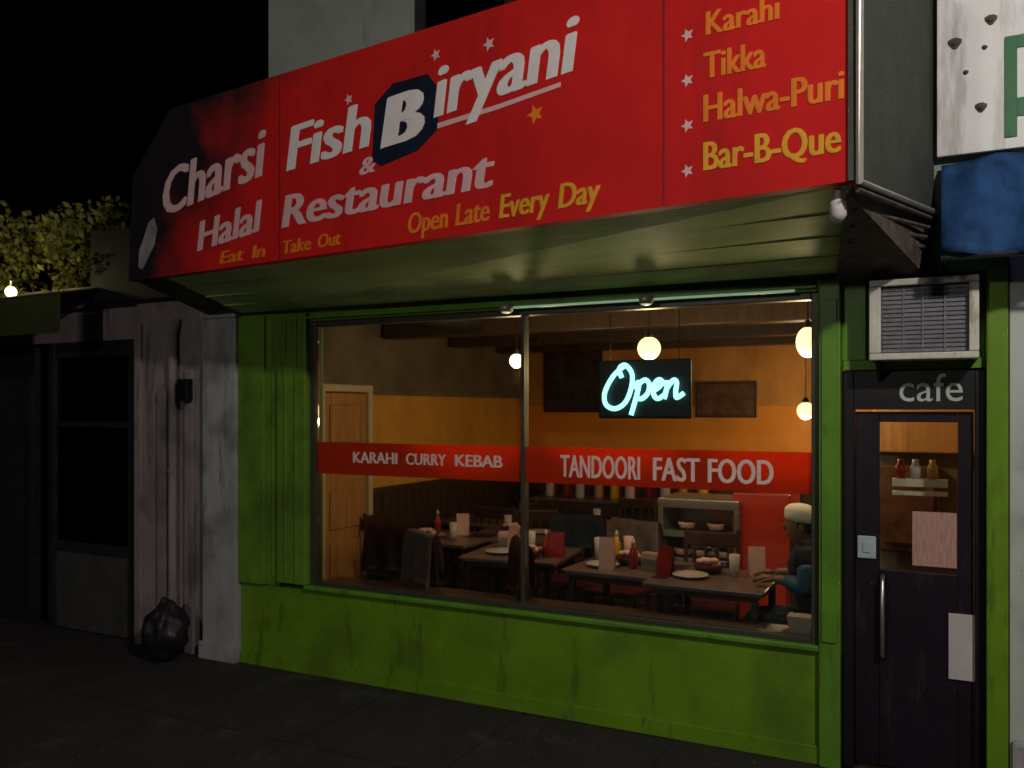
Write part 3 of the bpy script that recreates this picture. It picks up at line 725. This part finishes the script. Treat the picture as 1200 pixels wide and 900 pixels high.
# steel chiller with shelves
K = thing('display_chiller', 'grey steel display chiller with horizontal shelves behind the tables', 'chiller', (2.78, 1.95, .012))
bm = bmesh.new(); bx(bm, -.30,-.26,-.25,.25,.0,1.02,.005); bx(bm,.26,.30,-.25,.25,.0,1.02,.005); bx(bm,-.30,.30,-.25,.25,1.021,1.09,.006); bx(bm,-.259,.259,.22,.25,.0,1.02)
obj('cabinet', bm, M['steel'], K)
for z in (.15,.4,.62,.82):
    bm = bmesh.new(); bx(bm,-.258,.258,-.24,.218,z,z+.02,.003); bx(bm,-.258,.258,-.25,-.241,z-.01,z+.035,.002); obj('shelf', bm, M['steel'], K)
bm = bmesh.new(); bx(bm,-.258,.258,-.235,.2,.001,.10,.004); obj('grille', bm, M['darkmetal'], K)
for k,(x,z) in enumerate(((-.15,.64),(.0,.64),(.15,.64),(-.12,.84),(.1,.84),(-.1,.42),(.08,.42))):
    bm = bmesh.new(); lathe(bm, [(.05,0),(.07,.04),(.066,.045),(.0,.03)], 2.78+x, 1.85, 16, .014+z+.019)
    tag(obj('bowl', bm, M['pinkp'], None, True), 'pinkish bowl on a shelf of the steel chiller', 'bowl', 'bowls in the steel chiller')
# red board, posters, picture on the back wall
def wallpic(name, x0, x1, z0, z1, m, fm, label, cat, y=4.15, side=False):
    t = thing(name, label, cat, ((x0+x1)/2, y, (z0+z1)/2))
    w, h = (x1-x0)/2, (z1-z0)/2
    bm = bmesh.new(); bx(bm,-w,w,-.012,-.002,-h,h); obj('print', bm, M[m], t)
    bm = bmesh.new(); bx(bm,-w-.02,-w,-.02,-.001,-h-.02,h+.02,.003); bx(bm,w,w+.02,-.02,-.001,-h-.02,h+.02,.003); bx(bm,-w,w,-.02,-.001,h,h+.02,.003); bx(bm,-w,w,-.02,-.001,-h-.02,-h,.003); obj('frame', bm, M[fm], t)
wallpic('picture', .45,1.1,1.75,2.38,'purplemot','darkmetal','dark mottled picture high on the back wall left of the Open sign','picture')
wallpic('picture', 2.15,2.72,1.70,2.02,'screen','darkmetal','dark brown picture on the back wall right of the Open sign','picture')
wallpic('picture', 2.75,3.15,.72,1.05,'redc','darkmetal','plain red panel on the lower back wall near the seated person','panel')
bm = bmesh.new(); bx(bm, 3.02,3.42,1.75,1.80,.55,1.16,.01); bx(bm, 3.04,3.40,1.70,1.90,.012,.549,.01)
tag(obj('red_cabinet', bm, M['redc']), 'red drinks cabinet behind the person in the white cap', 'cabinet')
wallpic('picture', 1.6,1.8,1.13,1.3,'yellow','cream','small ochre framed card just below the red window band','picture', y=4.148)

# seated person by the window
Q = thing('person', 'person in white cap and dark jacket with a blue sleeve seated by the right post', 'person', (3.72,.60,0))
def E(n): return [(i,i+1) for i in range(n-1)]
# body: pelvis root, spine, neck, head, arms, legs ; faces -x
bp = [(.06,.04,.54,.10),(.05,.03,.68,.095),(.02,.02,.84,.10),(.0,.01,.94,.085),(-.025,.0,1.005,.05),(-.045,0,1.04,.05),(-.05,0,1.09,.078),(-.052,0,1.13,.07),
      # near arm (towards window, y negative)
      (.0,-.15,.93,.055),(.0,-.19,.78,.046),(-.06,-.15,.79,.038),(-.16,-.09,.80,.030),(-.20,-.08,.80,.028),
      # far arm
      (.0,.17,.93,.055),(-.04,.2,.76,.046),(-.10,.17,.79,.038),(-.19,.13,.80,.030),(-.23,.11,.80,.028),
      # legs
      (.03,-.06,.53,.09),(-.36,-.09,.52,.065),(-.37,-.09,.28,.055),(-.35,-.09,.08,.04),(-.44,-.09,.05,.035),
      (.03,.12,.53,.09),(-.36,.14,.52,.065),(-.38,.14,.28,.055),(-.36,.14,.08,.04),(-.45,.14,.05,.035)]
be = [(0,1),(1,2),(2,3),(3,4),(4,5),(5,6),(6,7),(3,8),(8,9),(9,10),(10,11),(11,12),(3,13),(13,14),(14,15),(15,16),(16,17),(0,18),(18,19),(19,20),(20,21),(21,22),(0,23),(23,24),(24,25),(25,26),(26,27)]
body = skin('body', bp, be, M['skin'], Q)
# head features and fingers joined into the body mesh
bm = bmesh.new(); bm.from_mesh(body.data)
def ball(bm, c, s, seg=12):
    r = bmesh.ops.create_uvsphere(bm, u_segments=seg, v_segments=seg//2+2, radius=1)
    for v in r['verts']: v.co = Vector(c) + Vector((v.co.x*s[0], v.co.y*s[1], v.co.z*s[2]))
ball(bm, (-.06,0,1.10), (.088,.072,.105), 20)
tube(bm, [(-.135,0,1.115),(-.158,0,1.085),(-.142,0,1.075)], [.008,.014,.010], 8)
ball(bm, (-.05,-.073,1.095), (.018,.008,.028)); ball(bm, (-.05,.073,1.095), (.018,.008,.028))
ball(bm, (-.138,0,1.045), (.012,.022,.007))
for sy, wx, wy in ((-1,-.20,-.08),(1,-.23,.11)):
    for k in range(4):
        ln = (.062,.075,.07,.055)[k]; y = wy+(k-1.5)*.017
        tube(bm, [(wx-.01,y,.802),(wx-.045,y,.807),(wx-.045-ln*.6,y,.795),(wx-.045-ln*.95,y,.775)], [.010,.009,.008,.006], 8)
    tube(bm, [(wx,wy-sy*-.02,.80),(wx-.03,wy+sy*.042,.795),(wx-.06,wy+sy*.045,.785)], [.011,.010,.008], 8)
bm.to_mesh(body.data); bm.free()
for p in body.data.polygons: p.use_smooth = True
for sy in (-1,1):
    bm = bmesh.new(); ball(bm, (-.134,sy*.027,1.105), (.008,.011,.007)); obj('eye', bm, M['hair'], Q, True)
grow = lambda i, g=.014: (*bp[i][:3], bp[i][3]+g)
jk = [grow(0,.05),grow(1,.055),grow(2,.06),grow(3,.05),(-.018,.003,1.0,.066),grow(13,.026),grow(14,.02),grow(15,.016),(-.17,.14,.80,.038),(.01,-.13,.93,.085),(.0,-.175,.86,.07)]
skin('jacket', jk, [(0,1),(1,2),(2,3),(3,4),(3,5),(5,6),(6,7),(7,8),(3,9),(9,10)], M['jacket'], Q)
skin('sleeve', [(.0,-.16,.91,.07),(.0,-.175,.87,.072),grow(9,.018),grow(10,.014),(-.14,-.10,.80,.038)], E(5), M['sleeve'], Q)
skin('trousers', [(.06,.04,.56,.12),grow(18,.014),grow(19,.014),grow(20,.014),(-.352,-.09,.10,.055),grow(23,.014),grow(24,.014),grow(25,.014),(-.362,.14,.10,.055)], [(0,1),(1,2),(2,3),(3,4),(0,5),(5,6),(6,7),(7,8)], M['denim'], Q)
bm = bmesh.new(); ball(bm, (-.045,0,1.115), (.092,.079,.085), 18); 
for v in list(bm.verts):
    if v.co.x < -.075 or v.co.z < 1.05: v.co.x = max(v.co.x, -.075); v.co.z = max(v.co.z, 1.05)
obj('hair', bm, M['hair'], Q, True)
bm = bmesh.new(); lathe(bm, [(.096,0),(.099,.03),(.094,.062),(.07,.085),(.03,.096),(.0,.098)], 0, 0, 22)
for v in bm.verts: v.co = Vector((v.co.x*1.02-.055, v.co.y*.88, v.co.z+1.128 - v.co.x*.12))
obj('cap', bm, M['cap'], Q, True)
for sy in (-.09,.14):
    bm = bmesh.new(); ball(bm, (-.41,sy,.045), (.10,.045,.045)); obj('shoe', bm, M['black'], Q, True)
# white takeaway carton on the ledge
bm = bmesh.new(); prism(bm, [(-.05,-.04,0),(.05,-.04,0),(.05,.04,0),(-.05,.04,0)], [(-.065,-.05,.09),(.065,-.05,.09),(.065,.05,.09),(-.065,.05,.09)])
o = obj('carton', bm, M['plate']); o.location = (3.71,.22,.587); tag(o, 'small white takeaway carton on the window ledge beside the right post', 'carton')

# ================================================================== RIGHT NEIGHBOUR
NB = thing('neighbour_building', 'dirty white walled building at the right edge beside the green door post', 'building')
bm = bmesh.new(); bx(bm, 4.645, 9, -.03, .3, 0, 2.90, .006); bx(bm, 4.645, 9, .0, .3, 2.902, 7.0); obj('wall', bm, M['dirtywhite'], NB)
bm = bmesh.new()
for k in range(6): bx(bm, 4.65+k*.42, 5.06+k*.42, -.075, -.031, 0.0, .28-.02*(k%2), .02)
obj('stone_plinth', bm, M['pillar'], NB)
WS = thing('shop_sign', 'white sign board with rusty bolts and a large dark green letter P', 'sign')
bm = bmesh.new(); bx(bm, 4.352, 6.6, -.06, -.035, 2.93, 3.95, .004); brd = obj('board', bm, M['signwhite'], WS)
bm = bmesh.new()
bx(bm, 4.625, 4.672, -.068, -.061, 2.98, 3.43); bx(bm, 4.673, 4.90, -.068, -.061, 3.375, 3.43); bx(bm, 4.673, 4.90, -.068, -.061, 3.07, 3.15); bx(bm, 4.901, 4.95, -.068, -.061, 3.07, 3.43)
obj('lettering', bm, M['signgreen'], brd)
for x, z, r in ((4.425,3.44,.028),(4.53,3.13,.024),(4.57,3.52,.025),(4.47,3.30,.012),(4.545,3.40,.012),(5.4,3.2,.02),(6.1,3.45,.02)):
    bm = bmesh.new(); lathe(bm, [(r,0),(r*.8,.004),(r*.45,.006),(r*.4,.014),(.001,.016)], 0, 0, 10)
    for v in bm.verts: v.co = Vector((x+v.co.x*(1+.3*math.sin(v.co.y*90)), -.0605-v.co.z, z+v.co.y))
    obj('rusty_bolt', bm, M['brown'], brd)
# blue awning with folds
AW = thing('blue_awning', 'crumpled dark blue canvas awning under the white sign board', 'awning')
bm = bmesh.new(); nx, nz = 60, 12; g = []
for i in range(nx+1):
    row = []
    for j in range(nz+1):
        x = 4.37 + (7.0-4.37)*i/nx; t = j/nz
        y = -.04 - .34*t**.9 + .03*math.sin(x*23+t*3) + .03*noise.noise(Vector((x*5,t*4,0)))
        z = 2.905 - .49*t + .025*noise.noise(Vector((x*4,t*5,3)))
        row.append(bm.verts.new((x,min(y,-.035),z)))
    g.append(row)
for i in range(nx):
    for j in range(nz): bm.faces.new((g[i][j],g[i+1][j],g[i+1][j+1],g[i][j+1]))
r = bmesh.ops.solidify(bm, geom=list(bm.faces), thickness=.006)
obj('canvas', bm, M['blue'], AW, True)
bm = bmesh.new(); tube(bm, [(4.38,-.04,2.41),(4.38,-.37,2.41)], .012); tube(bm, [(4.38,-.37,2.41),(7,-.37,2.41)], .012); obj('awning_frame', bm, M['darkmetal'], AW)

# ================================================================== LEFT NEIGHBOUR
LN = thing('neighbour_shop', 'dark closed shop with grey rendered front at the left of the restaurant', 'building')
bm = bmesh.new(); bx(bm, -.32, -.004, -.05, .3, 0, 2.40, .008); bx(bm, -.34, .0, -.07, .3, 0, .12, .006); bx(bm,-.33,-.002,-.06,.3,2.402,2.48,.006)
obj('pillar', bm, M['pillar'], LN)
bm = bmesh.new(); bx(bm, -1.05, -.345, .0, .3, 0, 2.56, .006)
bx(bm, -.80, -.70, -.03, -.001, 0, 1.9, .006); bx(bm, -.52, -.44, -.03, -.001, .0, 2.05, .006); bx(bm, -1.05,-.98,-.025,-.001,0,2.4,.005)
obj('wall', bm, M['mauve'], LN)
bm = bmesh.new(); bx(bm, -8, -.35, .0, .3, 2.562, 2.72); bx(bm, -8, -2.92, .05, .3, 0, 2.56); bx(bm,-8,-.35,.302,5,2.6,2.72)
bx(bm, -2.92,-1.052,.05,.3,2.30,2.56); bx(bm,-1.052,-.35,.302,5,0,2.6)
obj('upper_wall', bm, M['mauve'], LN)
bm = bmesh.new()
for x in (-2.90,-2.38,-2.10,-1.16): bx(bm, x-.035, x+.035, .04, .12, 0, 2.30, .005)
bx(bm, -2.06,-1.196,.05,.11,2.18,2.30,.004); bx(bm,-2.06,-1.196,.05,.11,.62,.70,.004); bx(bm,-2.06,-1.196,.05,.11,1.62,1.67,.004)
sf = obj('shopfront_frame', bm, M['darkmetal'], LN)
box('pane', -2.064,-1.196,.075,.083,.701,1.619,M['darkglass'],sf,0); box('pane', -2.064,-1.196,.075,.083,1.671,2.179,M['darkglass'],sf,0)
box('stall_riser', -2.064,-1.196,.06,.11,0,.619,mat('charcoal_panel',(.05,.05,.048),.6,.3,5,.2),sf,.004)
box('door_leaf', -2.864,-2.416,.07,.11,0,2.29,M['darkmetal'],sf,.004)
box('back_room_wall', -2.9,-1.06,1.5,1.6,0,2.56,M['black'],LN,0)
bm = bmesh.new(); tube(bm, [(-.62,-.045,0.02),(-.62,-.045,2.3),(-.60,-.02,2.42)], .03, 10)
for z in (.4,1.3,2.1): lathe(bm, [(.036,0),(.036,.03)], -.62, -.045, 10, z)
obj('drainpipe', bm, M['mauve'], LN)
box('meter_box', -.53,-.43,-.09,-.032,1.82,1.98,M['black'],LN,.006)
OA = thing('olive_awning', 'dark olive awning valance above the closed shop door at far left', 'awning')
bm = bmesh.new(); 
for i in range(28):
    x = -4.3+i*.105
    prism(bm, [(x,-.42,2.32),(x+.104,-.42,2.32),(x+.104,-.42,2.60),(x,-.42,2.60)], [(x,-.405,2.32),(x+.104,-.405,2.32),(x+.104,-.405,2.60),(x,-.405,2.60)])
obj('valance', bm, mat('dark_olive_canvas', (.03,.04,.008), .8, .3, 6, .2), OA)
bm = bmesh.new(); prism(bm, [(-4.3,-.42,2.605),(-1.36,-.42,2.605),(-1.36,-.002,2.70),(-4.3,-.002,2.70)], [(-4.3,-.42,2.615),(-1.36,-.42,2.615),(-1.36,-.002,2.71),(-4.3,-.002,2.71)])
obj('awning_top', bm, bpy.data.materials['dark_olive_canvas'], OA)
# bulb over the awning
WB = thing('wall_bulb', 'bare pale yellow bulb glowing above the olive awning at far left', 'lamp', (-2.03,-.34,2.665))
bm = bmesh.new(); lathe(bm, [(.042*math.sin(k*math.pi/10), -.042*math.cos(k*math.pi/10)) for k in range(11)],0,0,16); obj('bulb', bm, mat('bulb_yellow',(.9,.9,.6),.3,0,5,0,emis=(1,.95,.55),estr=3), WB, True)
bm = bmesh.new(); tube(bm, [(0,0,.03),(0,.0,.08),(0,.1,.10),(0,.29,.10)], .010, 8); obj('arm', bm, M['darkmetal'], WB)
point('bulb_light', (0,-.06,.10), 5, (1,.82,.35), .04, WB)
# dark blank fascia between the awning and the sign
box_ = box('fascia_board', -1.45,-.36,-.09,-.003,2.57,3.12,M['charcoal'],None,.006); box_.data.materials[0] = mat('soot_black_board', (.012,.012,.014), .7, .5, 5, .2); tag(box_, 'dark grey blank fascia board between leafy vine and red sign', 'fascia')
# leafy vine
V = thing('vine', 'yellow green leafy vine heaped on the flat roof above the olive awning', 'plant', (-2.3,.1,2.72))
bm = bmesh.new()
for k in range(9):
    x = random.uniform(-1.3,.7); pts = [(x,.1,0)]
    for s in range(4): pts.append((pts[-1][0]+random.uniform(-.15,.15), pts[-1][1]+random.uniform(-.1,.1), .17*(s+1)))
    tube(bm, pts, [.012,.01,.008,.006,.004], 6)
obj('stems', bm, M['bark'], V)
bm = bmesh.new()
lob = [(Vector((random.uniform(-1.8,1.0), random.uniform(-.2,.3), random.uniform(-.02,.58))), random.uniform(.1,.24)) for _ in range(48)]
for c, r in lob:
    for _ in range(110):
        d = Vector((random.gauss(0,1),random.gauss(0,1),random.gauss(0,1))).normalized()*r*random.uniform(.3,1.05); p = c+d
        a = Vector((random.gauss(0,1),random.gauss(0,1),random.gauss(0,1))).normalized(); b = a.orthogonal().normalized(); s = random.uniform(.012,.045)
        vs = [bm.verts.new(p+a*s), bm.verts.new(p+b*s*.5+a*s*.1), bm.verts.new(p-a*s), bm.verts.new(p-b*s*.5+a*s*.1)]; bm.faces.new(vs)
obj('leaves', bm, M['leaf'], V)
# rubbish bag by the pillar
bm = bmesh.new(); bmesh.ops.create_icosphere(bm, subdivisions=4, radius=1)
for v in bm.verts:
    n = noise.noise(v.co*2.2)*.25 + noise.noise(v.co*6)*.09; t = max(0,v.co.z)
    w = 1 - .55*t*t
    v.co = Vector((v.co.x*.15*w*(1+n), v.co.y*.15*w*(1+n), .22+v.co.z*.22*(1+n*.4)))
    v.co.z = max(v.co.z, .002)
o = obj('rubbish_bag', bm, M['bag'], None, True); o.location = (-.49,-.22,0); tag(o, 'tied black rubbish bag on the pavement beside the grey pillar', 'rubbish bag')

# ================================================================== STREET LAMP (behind the camera, lights the street)
SL = thing('street_lamp', 'grey street lamp at the kerb close to the restaurant door', 'street lamp', (6.3,-2.75,0), 0, 'street lamps')
bm = bmesh.new(); tube(bm, [(0,0,-.01),(0,0,.8),(0,0,4.4),(0,-.1,4.6),(0,-.5,4.7),(0,-1.0,4.7)], [.09,.07,.05,.045,.04,.04], 12); obj('pole', bm, M['darkmetal'], SL, True)
bm = bmesh.new(); bx(bm, -.13,.13,-1.5,-.9,4.66,4.78,.03); obj('lamp_head', bm, M['darkmetal'], SL)
bm = bmesh.new(); bx(bm, -.1,.1,-1.45,-1.0,4.63,4.655,.008); obj('lens', bm, M['lampglass'], SL)
point('street_light', (0,-1.25,4.5), STREET_W, (1,.93,.84), .12, SL)

def add_fill_lamp():  # second lamp, added out of view to lift the left and under-canopy walls
    r = dup(SL, (1.2,-10.8,0), math.pi, 'added grey street lamp across the road, brightening the restaurant front')
    for c in r.children:
        if c.type == 'LIGHT': c.data = c.data.copy(); c.data.energy = FILL_LAMP_W; c.location.z = 4.2
add_fill_lamp()
